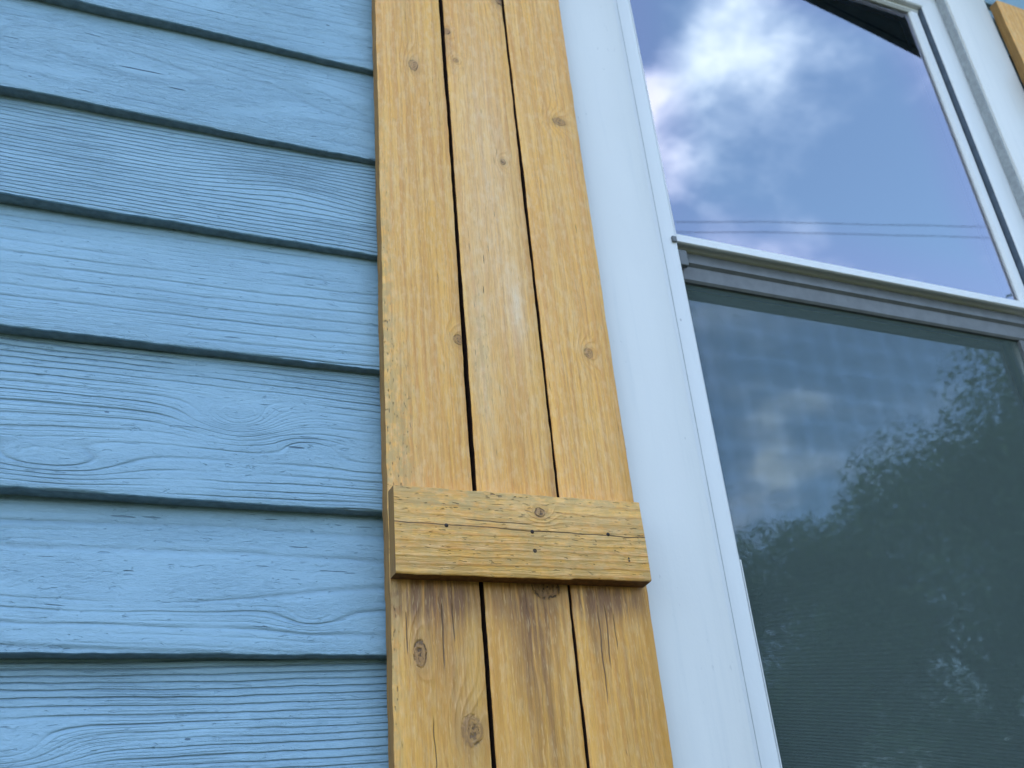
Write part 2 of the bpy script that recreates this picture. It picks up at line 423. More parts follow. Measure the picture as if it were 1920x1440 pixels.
def pine_edge(name):
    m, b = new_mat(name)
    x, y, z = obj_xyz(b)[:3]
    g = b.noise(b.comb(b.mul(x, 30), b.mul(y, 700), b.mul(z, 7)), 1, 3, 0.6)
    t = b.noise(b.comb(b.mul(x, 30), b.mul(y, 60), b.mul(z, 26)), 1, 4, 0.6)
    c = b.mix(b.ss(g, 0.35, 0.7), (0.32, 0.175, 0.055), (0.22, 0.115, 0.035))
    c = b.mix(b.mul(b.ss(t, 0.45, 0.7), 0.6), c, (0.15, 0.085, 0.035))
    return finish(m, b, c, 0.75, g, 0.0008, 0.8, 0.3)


M_WHITE = vinyl_mat('white_paint', seed=1.0, dirt_shade=0.6)
M_FRAME = vinyl_mat('white_vinyl', base=(0.75, 0.75, 0.745), dirt_shade=0.6, rough=0.35, seed=5.0)
M_GASKET = plain_mat('dark_gasket', (0.035, 0.045, 0.055), 0.6)
M_SCRFRAME = plain_mat('grey_aluminium', (0.13, 0.138, 0.14), 0.42, 0.12)
M_REVEAL_SHADE = plain_mat('reveal_shade_grey', (0.33, 0.35, 0.36), 0.7, 0.12, 120)
M_PANE = pane_mat('window_glass', 3.15)
M_PANE2 = pane_mat('lower_glass', 2.4, (0.72, 1.345), (-0.35, 0.78), ((0.58, 0.78, 1.0), (0.62, 0.78, 1.0)), 0.022)
M_SCREEN = screen_mat('insect_mesh')
M_SHEATH = plain_mat('sheathing', (0.10, 0.16, 0.20), 0.8)
M_SOFFIT = plain_mat('soffit_paint', (0.10, 0.135, 0.15), 0.6)
M_SHINGLE = plain_mat('asphalt_shingle', (0.07, 0.07, 0.075), 0.9, 0.3, 300)
M_ROOM = plain_mat('room_paint', (0.35, 0.35, 0.33), 0.8)
M_FLOOR = plain_mat('room_floor_wood', (0.16, 0.09, 0.05), 0.5)
M_CURTAIN = plain_mat('curtain_cloth', (0.80, 0.82, 0.82), 0.9, 0.06, 200)
M_BARK = plain_mat('bark', (0.10, 0.075, 0.05), 0.9, 0.3, 12, 0.01)
M_NAIL = plain_mat('rusty_nail', (0.035, 0.022, 0.016), 0.6, 0.3, 800)
M_CABLE = plain_mat('cable_rubber', (0.02, 0.02, 0.022), 0.5)
M_POLE = plain_mat('pole_wood', (0.16, 0.11, 0.07), 0.9, 0.3, 9)
M_GAP_SHADE = plain_mat('gap_shade_pine', (0.035, 0.013, 0.006), 0.9, 0.4, 200)
M_EDGE = pine_edge('shaded_pine_edge')  # darker pine: shade of outer side faces and batten ends put into colour
M_UNDER_SHADE = plain_mat('underside_shade_pine', (0.15, 0.068, 0.018), 0.8, 0.35, 150)
M_SEAL = plain_mat('dark_room_side', (0.05, 0.05, 0.05), 0.8)

# ------------------------------------------------------------------ ground
GZ = -1.45


def ground():
    m, b = new_mat('lawn')
    tc = b.n.new('ShaderNodeTexCoord')
    t = b.noise(tc.outputs['Object'], 1.2, 6, 0.65); t2 = b.noise(tc.outputs['Object'], 60, 3, 0.6)
    c = b.mix(b.ss(t, 0.35, 0.65), (0.050, 0.062, 0.034), (0.080, 0.085, 0.050))
    c = b.mix(b.mul(b.ss(t2, 0.4, 0.7), 0.5), c, (0.10, 0.095, 0.065))
    finish(m, b, c, 0.9, t2, 0.03, 1.0, 0.2)
    me = bpy.data.meshes.new('lawn'); s = 600
    me.from_pydata([(-s, -s, GZ), (s, -s, GZ), (s, s, GZ), (-s, s, GZ)], [], [(0, 1, 2, 3)])
    o = link_mesh('lawn', me, m); o['kind'] = 'structure'


ground()

# ------------------------------------------------------------------ house wall
WX0, WX1 = -2.6, 3.6
OX0, OX1, OZ0, OZ1 = 0.60, 1.50, -0.42, 1.60         # rough opening


def roof_z(x):                                         # underside of the raked soffit
    return 2.3986 - 0.2543 * (x - 1.8354)


wall = thing('house_wall', 'pale blue painted lap siding wall left of the pine shutter', 'wall', (0.5, 0.02, GZ))
# rooms' outer shell behind the boards: pieces around the opening, tops follow the rake


def shell():
    bm = bmesh.new()
    def prism(x0, x1, y0, y1, z0):
        ps = [(x0, z0), (x1, z0), (x1, roof_z(x1)), (x0, roof_z(x0))]
        a = [bm.verts.new((x, y0, z)) for x, z in ps]; c = [bm.verts.new((x, y1, z)) for x, z in ps]
        bm.faces.new(a); bm.faces.new(c[::-1])
        for i in range(4): bm.faces.new((a[i], c[i], c[(i + 1) % 4], a[(i + 1) % 4]))
    prism(WX0, OX0, 0.034, 0.16, GZ); prism(OX1, WX1, 0.034, 0.16, GZ)
    prism(OX0, OX1, 0.034, 0.16, OZ1); box_bm(bm, OX0, OX1, 0.034, 0.16, GZ, OZ0)
    prism(WX0, WX0 + 0.14, 0.16, 5.0, GZ); prism(WX1 - 0.14, WX1, 0.16, 5.0, GZ); prism(WX0, WX1, 5.0, 5.14, GZ)
    bmesh.ops.recalc_face_normals(bm, faces=bm.faces[:])
    me = bpy.data.meshes.new('wall_shell'); bm.to_mesh(me); bm.free()
    return link_mesh('wall_shell', me, M_SHEATH, wall)


shell()
CAS_L, CAS_R = 0.525, 1.578                             # where the boards butt against the casings

M_BUTT = plain_mat('shaded_butt_blue', (0.185, 0.25, 0.285), 0.8, 0.18, 110, 0.0005)

# (bottom edge, grain parameters) for the boards seen beside the shutter, then regular courses
spec = {
    0.968: dict(seed=1.3, freq=70, amp=10, au=1.2, av=10, depth=0.28, cracks=1.0, scaly=1.0),
    0.817: dict(seed=6.1, freq=60, amp=14, au=1.6, av=8, depth=0.22, cracks=0.9, scaly=1.0, nicks=((-0.012, 0.894, .028, .0011), (0.03, 0.873, .010, .001)),),
    0.676: dict(seed=9.7, freq=165, amp=7, au=1.2, av=5, depth=0.8, cracks=0.3, cover=0.18, knots=((0.16, 0.765, .07, .030, -2.2),)),
    0.5245: dict(seed=12.2, freq=62, amp=5, au=0.8, av=4, depth=0.55, cracks=0.5),
    0.362: dict(seed=15.8, freq=105, amp=7, au=1.3, av=7, depth=0.85, cracks=0.4, knots=((0.118, 0.458, .045, .024, 3.4), (-0.045, 0.392, .06, .018, 2.6), (0.19, 0.433, .03, .012, -1.6)),
                nicks=((0.176, 0.4315, .009, .0011),)),
    0.219: dict(seed=19.4, freq=38, amp=4, au=0.9, av=4, depth=0.75, cracks=0.6, knots=((0.02, 0.283, .17, .025, 1.7), (0.195, 0.258, .03, .012, 0.9))),
    0.068: dict(seed=23.9, freq=125, amp=6, au=1.2, av=6, depth=0.9, cracks=0.4, knots=((-0.05, 0.150, .05, .022, 3.6),)),
}
M_PAINT = [paint_mat('blue_paint', 40.0 + 3.1 * i, 90 + 30 * i, 7, depth=0.5) for i in range(3)]


def siding_board(x0, x1, zb, ztop, mat, idx, fine):
    """lap board: lower edge proud, face leaning back under the board above"""
    H = ztop - zb
    lean0 = {0.068: 0.0225, 0.219: 0.0215, 0.362: 0.0170, 0.5245: 0.0170}.get(zb, 0.0150)
    step = 0.004 if fine else 0.05
    n = max(2, int((x1 - x0) / step))
    xs = [x0 + (x1 - x0) * i / n for i in range(n + 1)]
    # section: (y, z fraction/offset) : butt back, butt front rounded, face up, back
    T = 0.0235
    sec = [(T, 0.0), (0.0022, 0.0), (0.0006, 0.0007), (0.0, 0.0022), (-0.0002, 0.012), (0.0, H * 0.33), (0.0, H * 0.66), (0.0, H), (0.030, H)]
    def fn(x, yy, zz, k):
        f = zz / H
        lean = lean0 - 0.018 * max(-0.2, min(0.28, x)) if fine else 0.0135
        y = yy + (lean * f if 0 < k < 8 else 0)
        if k == 8: y = 0.0315
        if k == 0: y = T + 0.004
        jz = 0.0
        if k in (0, 1, 2, 3):
            jz = 0.0011 * n1(x * 9, idx + 1) + (0.0008 * n1(x * 60, idx + 31, 4) if k > 0 else 0)
            if fine: jz += -0.0012 * max(0, n1(x * 28, idx + 77, 2) - 0.25)
        if k in (1, 2, 3, 4): y += 0.0006 * n1(x * 5, idx + 9)
        if 4 <= k <= 6: y += 0.0005 * n1(x * 12 + zz * 30, idx + 19)
        return (x, y, zb + zz + jz)
    o = sweep('siding_board', sec, xs, fn, mat, wall, True, 40)
    o.data.materials.append(M_BUTT)                     # shade under the lap painted as a darker, greyer blue
    for i in range(n): o.data.polygons[i * len(sec)].material_index = 1
    return o


zbs = sorted(spec.keys(), reverse=True)
courses = []
z = 0.968
up = []
while z < 2.95: z += 0.1515; up.append(round(z, 4))
dn = []; z = 0.068
while z > GZ + 0.2: z -= 0.1515; dn.append(round(z, 4))
allz = sorted(up + zbs + dn)
for i, zb in enumerate(allz):
    nxt = allz[i + 1] if i + 1 < len(allz) else zb + 0.1515
    zt = nxt + 0.012
    p = spec.get(zb)
    fine = p is not None
    mat = paint_mat('blue_paint_board', **p) if fine else M_PAINT[i % 3]
    xmax = min(WX1, 1.8354 - (zt + 0.01 - 2.3986) / 0.2543)   # stop under the rake
    if xmax < WX0 + 0.3: continue
    if zt < -0.56 or zb > 1.70:
        siding_board(WX0, xmax, zb, zt, mat, i, False)
    else:
        siding_board(-0.62 if fine else WX0, CAS_L, zb, zt, mat, i, fine)
        if fine: siding_board(WX0, -0.623, zb, zt, M_PAINT[i % 3], i + 50, False)
        siding_board(CAS_R, xmax, zb, zt, M_PAINT[(i + 1) % 3], i + 90, False)

# ------------------------------------------------------------------ roof
roof = thing('roof', 'shallow shingled roof overhanging the blue wall, mirrored dark in the upper pane', 'roof', (0.5, 0, 2.6))


def roof_part(name, x0, x1, y0, y1, dz0, dz1, mat):
    bm = bmesh.new()
    ps = [(x0, roof_z(x0) + dz0), (x1, roof_z(x1) + dz0), (x1, roof_z(x1) + dz1), (x0, roof_z(x0) + dz1)]
    a = [bm.verts.new((x, y0, z)) for x, z in ps]; c = [bm.verts.new((x, y1, z)) for x, z in ps]
    bm.faces.new(a); bm.faces.new(c[::-1])
    for i in range(4): bm.faces.new((a[i], c[i], c[(i + 1) % 4], a[(i + 1) % 4]))
    bmesh.ops.recalc_face_normals(bm, faces=bm.faces[:])
    me = bpy.data.meshes.new(name); bm.to_mesh(me); bm.free()
    return link_mesh(name, me, mat, roof)


EY = -0.578
roof_part('soffit', WX0 - 0.3, WX1 + 0.3, EY + 0.022, 5.4, 0.003, 0.02, M_SOFFIT)
roof_part('fascia', WX0 - 0.3, WX1 + 0.3, EY, EY + 0.02, 0.0, 0.16, M_SOFFIT)
roof_part('shingle_deck', WX0 - 0.34, WX1 + 0.34, EY - 0.02, 5.4, 0.163, 0.19, M_SHINGLE)

# ------------------------------------------------------------------ room behind the window
o = boxes('room_floor', [(WX0 + .15, WX1 - .15, 0.17, 4.98, GZ + 0.2, GZ + 0.25)], M_FLOOR); o['kind'] = 'structure'
o = boxes('room_wall', [(WX0 + .15, WX1 - .15, 3.2, 3.3, GZ + 0.26, 1.0), (2.3, 2.4, 0.2, 3.19, GZ + 0.26, 1.0), (WX0 + .2, WX0 + .3, 0.2, 3.19, GZ + 0.26, 1.0)], M_ROOM); o['kind'] = 'structure'
o = boxes('room_ceiling', [(WX0 + .15, 2.7, 0.17, 4.98, 1.95, 1.99)], M_ROOM); o['kind'] = 'structure'


def curtain(x0, x1, label):
    t = thing('curtain', label, 'curtain', ((x0 + x1) / 2, 0.17, -0.5), 'pale curtains hanging inside the window')
    V = []; F = []; nx, nz = 120, 30
    for j in range(nz + 1):
        z = -0.5 + 2.12 * j / nz
        for i in range(nx + 1):
            f = i / nx
            x = x0 + (x1 - x0) * f + 0.02 * n1(z * 1.2, 3 + x0) - (0.05 * (1 - j / nz) * f)
            y = 0.175 + 0.014 * math.sin(f * 34 + 2.0 * n1(f * 4 + z * .5, 5)) + 0.006 * n1(z * 3 + f * 9, 8)
            V.append((x, y, z))
    for j in range(nz):
        for i in range(nx):
            a = j * (nx + 1) + i; F.append((a, a + 1, a + nx + 2, a + nx + 1))
    me = bpy.data.meshes.new('curtain_cloth'); me.from_pydata(V, [], F)
    o = link_mesh('curtain_cloth', me, M_CURTAIN, t, True)
    bm = bmesh.new()
    bmesh.ops.create_cone(bm, cap_ends=True, segments=16, radius1=0.011, radius2=0.011, depth=x1 - x0 + 0.08,
                          matrix=Matrix.Translation(((x0 + x1) / 2, 0.175, 1.635)) @ Matrix.Rotation(math.pi / 2, 4, 'Y'))
    me = bpy.data.meshes.new('curtain_rod'); bm.to_mesh(me); bm.free()
    link_mesh('curtain_rod', me, M_FRAME, t, True)


curtain(0.62, 1.325, 'pale curtain hanging inside behind the left of the window glass')

# ------------------------------------------------------------------ window
win = thing('window', 'white framed double hung window with mirrored sky beside the pine shutter', 'window', (1.05, 0.0, -0.5))
Zt = 1.5165                                               # underside of the head
Zb = -0.40


def casing(x0, x1, z0, z1, vertical, idx, name='casing_board'):
    """flat 1x board with eased, slightly uneven edges"""
    yf, yb = -0.004, 0.0185
    n = 150
    r = 0.0018
    if vertical:
        sec = [(x0, yb), (x0, yf + r), (x0 + r * .3, yf + r * .3), (x0 + r, yf), ((x0 + x1) / 2, yf), (x1 - r, yf), (x1 - r * .3, yf + r * .3), (x1, yf + r), (x1, yb)]
        zs = [z0 + (z1 - z0) * i / n for i in range(n + 1)]
        return sweep(name, sec, zs, lambda t, a, b_, k: (a + 0.0006 * n1(t * 4, idx), b_ + (0.0004 * n1(t * 3, idx + 5) if 0 < k < 8 else 0), t), M_WHITE, win)
    sec = [(z0, yb), (z0, yf + r), (z0 + r * .3, yf + r * .3), (z0 + r, yf), ((z0 + z1) / 2, yf), (z1 - r, yf), (z1 - r * .3, yf + r * .3), (z1, yf + r), (z1, yb)]
    xs = [x0 + (x1 - x0) * i / n for i in range(n + 1)]
    return sweep(name, sec, xs, lambda t, a, b_, k: (t, b_, a + 0.0005 * n1(t * 4, idx)), M_WHITE, win)


CL, CR = 0.651, 1.4495
casing(0.527, CL, Zb - 0.10, Zt + 0.049, True, 2)
casing(CR, 1.567, Zb - 0.10, Zt + 0.049, True, 3)
casing(0.527, 1.567, Zt + 0.0505, Zt + 0.165, False, 4)
boxes('window_sill', [(0.50, 1.60, -0.03, 0.05, Zb - 0.145, Zb - 0.102)], M_WHITE, win, 0.003)


def frame_ring(name, x0, x1, z0, z1, sec, mat, idx=0):
    """mitred rectangular ring; sec = closed [(inset, y)...]; inset grows towards the glass"""
    V = []; F = []; n = len(sec)
    for (sx, sz) in ((0, 0), (1, 0), (1, 1), (0, 1)):
        for (i_, y) in sec:
            V.append((x1 - i_ if sx else x0 + i_, y, z1 - i_ if sz else z0 + i_))
    for c in range(4):
        for k in range(n):
            F.append((c * n + k, c * n + (k + 1) % n, ((c + 1) % 4) * n + (k + 1) % n, ((c + 1) % 4) * n + k))
    me = bpy.data.meshes.new(name); me.from_pydata(V, [], F)
    bm = bmesh.new(); bm.from_mesh(me); bmesh.ops.recalc_face_normals(bm, faces=bm.faces[:])
    bmesh.ops.bevel(bm, geom=bm.edges[:], offset=0.0008, segments=2, affect='EDGES', profile=0.6)
    bm.to_mesh(me); bm.free()
    return link_mesh(name, me, mat, win)


# outer vinyl frame: flat lip 22 mm behind the casing face, then its return into the sash pocket
frame_ring('window_frame', CL - 0.03, CR + 0.03, Zb - 0.08, Zt + 0.049 + 0.03,
           [(0.0, 0.019), (0.0305, 0.0180), (0.052, 0.0180), (0.0748, 0.018), (0.0775, 0.0205), (0.0775, 0.110), (0.0, 0.110)], M_FRAME)
FX0, FX1 = CL + 0.0475, CR - 0.0475                     # 0.6985 .. 1.402
boxes('step_shade_line', [(CL + 0.0205, CL + 0.0213, 0.0174, 0.0179, Zb, Zt)], plain_mat('step_shade_grey', (0.52, 0.53, 0.53), 0.6, 0.1, 90), win)  # thin grey strip painting the shadow line at the casing step
# upper sash: stiles + top rail as three members, then the meeting rail
UY = 0.0285
SW = 0.0265
TR_Z = 1.5285 - 0.0265
HEADZ = 1.530


def sash_member(name, sec, t0, t1, vertical, mat=M_FRAME, n=2):
    ts = [t0 + (t1 - t0) * i / n for i in range(n + 1)]
    if vertical: return sweep(name, sec, ts, lambda t, a, b_, k: (a, b_, t), mat, win, False)
    return sweep(name, sec, ts, lambda t, a, b_, k: (t, b_, a), mat, win, False)


RZ0, RZ1 = 0.8055, 0.8205
sash_member('sash_stile', [(FX1 - 0.0085, 0.070), (FX1 - 0.0085, UY), (FX1 - 0.0235, UY - 0.0005), (FX1 - 0.0275, UY + 0.004), (FX1 - 0.0275, 0.070)], RZ1 - 0.001, HEADZ - 0.022, True)
sash_member('sash_stile', [(FX0 + 0.002, 0.070), (FX0 + 0.002, UY), (FX0 + 0.008, UY), (FX0 + 0.010, UY + 0.004), (FX0 + 0.010, 0.070)], RZ1 - 0.001, HEADZ - 0.022, True)
sash_member('top_rail', [(HEADZ - 0.007, 0.070), (HEADZ - 0.007, UY), (HEADZ - 0.018, UY - 0.0005), (HEADZ - 0.022, UY + 0.004), (HEADZ - 0.022, 0.070)], FX0 + 0.002, FX1 - 0.004, False)
# dark weather gap between sash and frame
boxes('seal_shade_strip', [(FX1 - 0.0083, FX1 + 0.0002, UY + 0.004, UY + 0.05, RZ0, HEADZ), (FX0 - 0.0002, FX0 + 0.0018, UY + 0.002, UY + 0.05, RZ0, HEADZ)], M_GASKET, win)
boxes('seal_shade_strip', [(FX0 + 0.002, FX1 - 0.0085, UY + 0.004, UY + 0.05, HEADZ - 0.0068, HEADZ - 0.0002)], M_GASKET, win)
boxes('seal_shade_strip', [(FX1 - 0.0016, FX1 - 0.0002, 0.0215, UY + 0.0035, RZ1, HEADZ - 0.001)], plain_mat('return_shade_grey', (0.10, 0.13, 0.17), 0.8), win)  # dark strip added to paint shade on the frame return
boxes('reveal_shade_strip', [(CR - 0.0042, CR - 0.0004, 0.0005, 0.0172, Zb - 0.07, Zt + 0.045)], M_REVEAL_SHADE, win, 0.0012)  # added grey strip, paints the shade on the casing reveal
# meeting rail of the upper sash: thin bright nose, undercut channel, ribbed soffit
sec = [(RZ1 + 0.004, UY + 0.012), (RZ1, UY + 0.002), (RZ1 - 0.002, UY - 0.001), (RZ0 + 0.001, UY - 0.001), (RZ0, UY + 0.0005), (RZ0 - 0.0005, UY + 0.003), (RZ0 + 0.007, UY + 0.0045),
       (RZ0 + 0.007, UY + 0.014), (RZ0 + 0.001, UY + 0.0155), (RZ0 - 0.002, UY + 0.020), (RZ0 + 0.0, UY + 0.050), (RZ1 + 0.004, UY + 0.050)]
sash_member('meeting_rail', sec, FX0 + 0.002, FX1 - 0.004, False)
boxes('upper_pane', [(FX0 + 0.006, FX1 - 0.024, UY + 0.0075, UY + 0.0115, RZ1 - 0.002, HEADZ - 0.018)], M_PANE, win)
# lower sash sits deeper, behind the insect screen
LY = 0.062
LZT = 0.800
sash_member('lower_top_rail', [(LZT, LY + 0.03), (LZT, LY), (0.776, LY), (0.772, LY + 0.004), (0.772, LY + 0.03)], FX0 + 0.002, FX1 - 0.002, False, M_FRAME)
for xa, xb in ((FX0 + 0.0015, FX0 + 0.016), (FX1 - 0.034, FX1 - 0.0015)):
    boxes('lower_stile', [(xa, xb, LY, LY + 0.03, Zb + 0.02, 0.7715)], M_FRAME, win, 0.0015)
boxes('lower_bottom_rail', [(FX0 + 0.0015, FX1 - 0.0015, LY - 0.004, LY + 0.034, Zb - 0.02, Zb + 0.0195)], M_FRAME, win, 0.0015)
boxes('lower_pane', [(FX0 + 0.014, FX1 - 0.032, LY + 0.006, LY + 0.010, Zb + 0.016, 0.775)], M_PANE2, win)
# insect screen with grey frame
SY = 0.044
SZT = 0.8015
sash_member('screen_frame', [(SZT, SY + 0.010), (SZT, SY - 0.0005), (0.787, SY - 0.003), (0.783, SY - 0.003), (0.779, SY + 0.0015), (0.757, SY + 0.0015), (0.7535, SY + 0.004), (0.7535, SY + 0.010)], FX0 + 0.003, FX1 - 0.003, False, M_SCRFRAME)
boxes('screen_frame', [(FX0 + 0.0025, FX0 + 0.0065, SY + 0.002, SY + 0.010, Zb - 0.01, 0.753)], M_SCRFRAME, win)
boxes('screen_frame', [(1.358, FX1 - 0.0025, SY + 0.002, SY + 0.010, Zb - 0.01, 0.753)], M_SCRFRAME, win, 0.001)
me = bpy.data.meshes.new('insect_screen')
me.from_pydata([(FX0 + 0.005, SY + 0.008, Zb), (FX1 - 0.02, SY + 0.008, Zb), (FX1 - 0.02, SY + 0.008, 0.76), (FX0 + 0.005, SY + 0.008, 0.76)], [], [(0, 1, 2, 3)])
link_mesh('insect_screen', me, M_SCREEN, win)
# thin pale spline running down beside the screen
sash_member('screen_spline', [(FX0 + 0.0004, 0.0225), (FX0 + 0.0002, 0.0200), (FX0 + 0.0030, 0.0215), (FX0 + 0.0034, 0.0240)], Zb, 0.34, True, M_FRAME, 2)
# screen latch stub under the meeting rail at the left
boxes('screen_latch', [(FX0 + 0.010, FX0 + 0.024, SY - 0.010, SY - 0.0015, 0.772, 0.798)], M_SCRFRAME, win, 0.0015)
boxes('tilt_stop', [(FX0 - 0.010, FX0 - 0.003, 0.0145, 0.0185, 0.794, 0.803)], M_SCRFRAME, win, 0.0008)


# ------------------------------------------------------------------ shutters
def shutter_board(t, x0, x1, z0, z1, yf, yb, mat, idx, n=520, gap_shaded=(False, False)):
    r = 0.0016
    w = x1 - x0
    sec = [(0, yb), (0, yf + r), (r * .3, yf + r * .3), (r, yf), (w * .25, yf), (w * .5, yf), (w * .75, yf), (w - r, yf), (w - r * .3, yf + r * .3), (w, yf + r), (w, yb)]
    zs = [z0 + (z1 - z0) * i / n for i in range(n + 1)]
    def fn(z, a, b_, k):
        x = x0 + a
        if k <= 3: x += 0.0011 * n1(z * 3.1, idx) + 0.0006 * n1(z * 40, idx + 3, 3)
        if k >= 7: x += 0.0011 * n1(z * 3.1, idx + 20) + 0.0006 * n1(z * 40, idx + 23, 3)
        y = b_
        if 0 < k < 10: y += 0.0006 * n1(z * 2 + k * .3, idx + 11) - (0.0004 if 3 < k < 7 else 0)
        return (x, y, z)
    o = sweep('board', sec, zs, fn, mat, t, True, 50)
    # edges that face a joint have the gap's darkness painted into their colour
    o.data.materials.append(M_GAP_SHADE); o.data.materials.append(M_EDGE); ns = len(sec)
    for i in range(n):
        if gap_shaded[0]: o.data.polygons[i * ns].material_index = 1
        if gap_shaded[1]: o.data.polygons[i * ns + ns - 2].material_index = 1
        if not gap_shaded[0]: o.data.polygons[i * ns].material_index = 2
        if not gap_shaded[1]: o.data.polygons[i * ns + ns - 2].material_index = 2
    return o


def batten(t, x0, x1, zl, zr, h, yf, yb, mat, idx):
    n = 140; r = 0.0013
    sec = [(0, yb), (0, yf + r), (r * .3, yf + r * .3), (r, yf), (h * .5, yf), (h - r, yf), (h - r * .3, yf + r * .3), (h, yf + r), (h, yb)]
    xs = [x0 + (x1 - x0) * i / n for i in range(n + 1)]
    def fn(x, a, b_, k):
        f = (x - x0) / (x1 - x0)
        z = zl + (zr - zl) * f + a
        if 0 < k <= 3:
            z += 0.0007 * n1(x * 30, idx, 4)
            if f > 0.66: z += 0.0012 * min(1, (f - 0.66) * 60)          # split-off lower edge
        if 5 <= k < 8: z += 0.0007 * n1(x * 45, idx + 4, 4)
        if k >= 5: x += 0.0 if f < 0.5 else -0.0010 * f
        return (x, b_, z)
    o = sweep('batten', sec, xs, fn, mat, t, True, 45)
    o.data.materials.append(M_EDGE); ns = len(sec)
    o.data.materials.append(M_UNDER_SHADE)
    for i in range(n): o.data.polygons[i * ns].material_index = 2  # batten underside: its shade is painted in as dark brown
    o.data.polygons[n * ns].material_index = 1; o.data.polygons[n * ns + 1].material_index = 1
    return o


def nail(t, x, z, y):
    bm = bmesh.new()
    bmesh.ops.create_cone(bm, cap_ends=True, segments=12, radius1=0.0023, radius2=0.0019, depth=0.0012,
                          matrix=Matrix.Translation((x, y, z)) @ Matrix.Rotation(math.pi / 2, 4, 'X'))
    me = bpy.data.meshes.new('nail'); bm.to_mesh(me); bm.free()
    return link_mesh('nail', me, M_NAIL, t, True)


SHZ0, SHZ1 = -0.10, 1.553
YF, YB = -0.0235, -0.0045
sh = thing('shutter', 'golden pine board and batten shutter between the blue siding and the white casing', 'shutter', (0.40, -0.004, SHZ0), 'pine shutters flanking the window')
ma = pine_mat('pine_left_board', 3.1, 'z', 95, 5, knots=((.9674, .3093, .010, .0065, .8), (.5616, .3475, .007, .007, .75), (.2157, .2882, .013, .0065, 1.0), (.1466, .3344, .014, .011, .85)),
              stains=((.268, .300, .024, .06, 1.25), (.25, .31, .08, .03, .6), (.11, .33, .08, .015, .35), (1.15, .30, .2, .008, .3)), weather=((.50, .264, .30, .010, .9), (.42, .275, .13, .016, .8), (.20, .265, .2, .005, .7)),
              ambers=((.70, .315, .12, .012, .25), (.40, .325, .06, .010, .3), (.15, .31, .16, .05, .35)), checks=((.235, .276, .022, .0006), (.232, .3105, .035, .0007), (.245, .322, .02, .0006), (.13, .2985, .03, .0005)))
mb = pine_mat('pine_middle_board', 7.7, 'z', 80, 7, knots=((.8355, .4229, .005, .004, .8), (.2836, .4238, .013, .016, 1.15), (1.0463, .3585, .006, .006, .9), (.9952, .3692, .004, .004, .5), (1.138, .4459, .012, .010, 1.1)),
              stains=((.268, .41, .028, .03, 1.1), (.235, .405, .05, .02, .85), (.17, .41, .10, .025, .65), (.38, .445, .08, .006, .5), (.268, .38, .02, .03, .6), (1.02, .362, .04, .008, .4)), pale=((.621, .4215, .05, .010, .55), (.80, .40, .25, .03, .28), (.55, .375, .14, .010, .25)),
              ambers=((.14, .40, .16, .05, .35), (.19, .3635, .08, .004, .9), (.45, .405, .10, .015, .35)), weather=((.55, .372, .10, .012, .4),))
mc = pine_mat('pine_right_board', 11.9, 'z', 88, 5, knots=((.9276, .512, .007, .010, .85), (.5672, .5083, .007, .006, .75)),
              stains=((.272, .49, .02, .055, 1.2), (.24, .475, .05, .012, .75), (.16, .51, .10, .02, .35)), ambers=((.14, .50, .16, .05, .4), (.32, .534, .20, .006, .5), (.18, .535, .12, .008, .5)), weather=(),
              checks=((.235, .4855, .035, .0007), (.215, .4775, .05, .0006), (.24, .495, .02, .0005)), holes=())
md = pine_mat('pine_batten', 17.3, 'x', 110, 5, knots=((.4153, .355, .006, .0055, 1.0),), weather=((.32, .357, .09, .014, .9), (.28, .33, .03, .02, .7), (.50, .34, .06, .03, .6), (.36, .372, .25, .008, 1.0), (.53, .33, .012, .05, 1.0), (.40, .33, .25, .08, .6)),
              checks=((.32, .3355, .09, .0005), (.47, .3345, .10, .0006), (.37, .3415, .04, .0005)), holes=((.4048, .3338, .0019), (.4057, .3136, .0022), (.3135, .3349, .0018), (.4912, .336, .0017), (.5121, .3082, .0012), (.5118, .311, .0012)))
g1 = 0.3515, 0.3565
g2 = 0.4475, 0.4503
shutter_board(sh, 0.2615, g1[0], SHZ0, SHZ1, YF, YB, ma, 3, gap_shaded=(False, True))
shutter_board(sh, g1[1], g2[0], SHZ0, SHZ1, YF + 0.0003, YB, mb, 14, gap_shaded=(True, True))
shutter_board(sh, g2[1], 0.5405, SHZ0, SHZ1, YF, YB, mc, 25, gap_shaded=(True, False))
batten(sh, 0.2612, 0.5352, 0.2850, 0.2864, 0.0885, -0.043, YF - 0.0012, md, 5)
md2 = pine_mat('pine_batten', 27.3, 'x', 110, 5, knots=((.35, 1.34, .006, .0055, 1.0),))
batten(sh, 0.2612, 0.5352, 1.285, 1.286, 0.0885, -0.043, YF - 0.0012, md2, 9)
for x_, z_ in ((.4048, .3338), (.3135, .3349), (.4912, .336)): nail(sh, x_, z_, -0.0428)

sh2 = thing('shutter', 'second pine board shutter at the top right corner beyond the window', 'shutter', (1.72, -0.004, SHZ0), 'pine shutters flanking the window')
R0 = 1.5725
for i, (a_, b_) in enumerate(((0, .0900), (.0945, .1855), (.1885, .2790))):
    mm = pine_mat('pine_far_board', 31.0 + 4 * i, 'z', 90, 6, knots=((1.2 - .2 * i, R0 + a_ + .04, .010, .007, .8),), weather=((1.3, R0 + a_, .3, .012, .5),))
    shutter_board(sh2, R0 + a_, R0 + b_, SHZ0, SHZ1, YF, YB, mm, 40 + i, gap_shaded=(i > 0, i < 2))
for zz in (0.285, 1.285):
    mm = pine_mat('pine_far_batten', 51.0 + zz, 'x', 110, 5, knots=((R0 + .1, zz + .04, .006, .0055, 1.0),))
    batten(sh2, R0, R0 + 0.274, zz, zz + .001, 0.0885, -0.043, YF - 0.0012, mm, 60 + int(zz * 3))


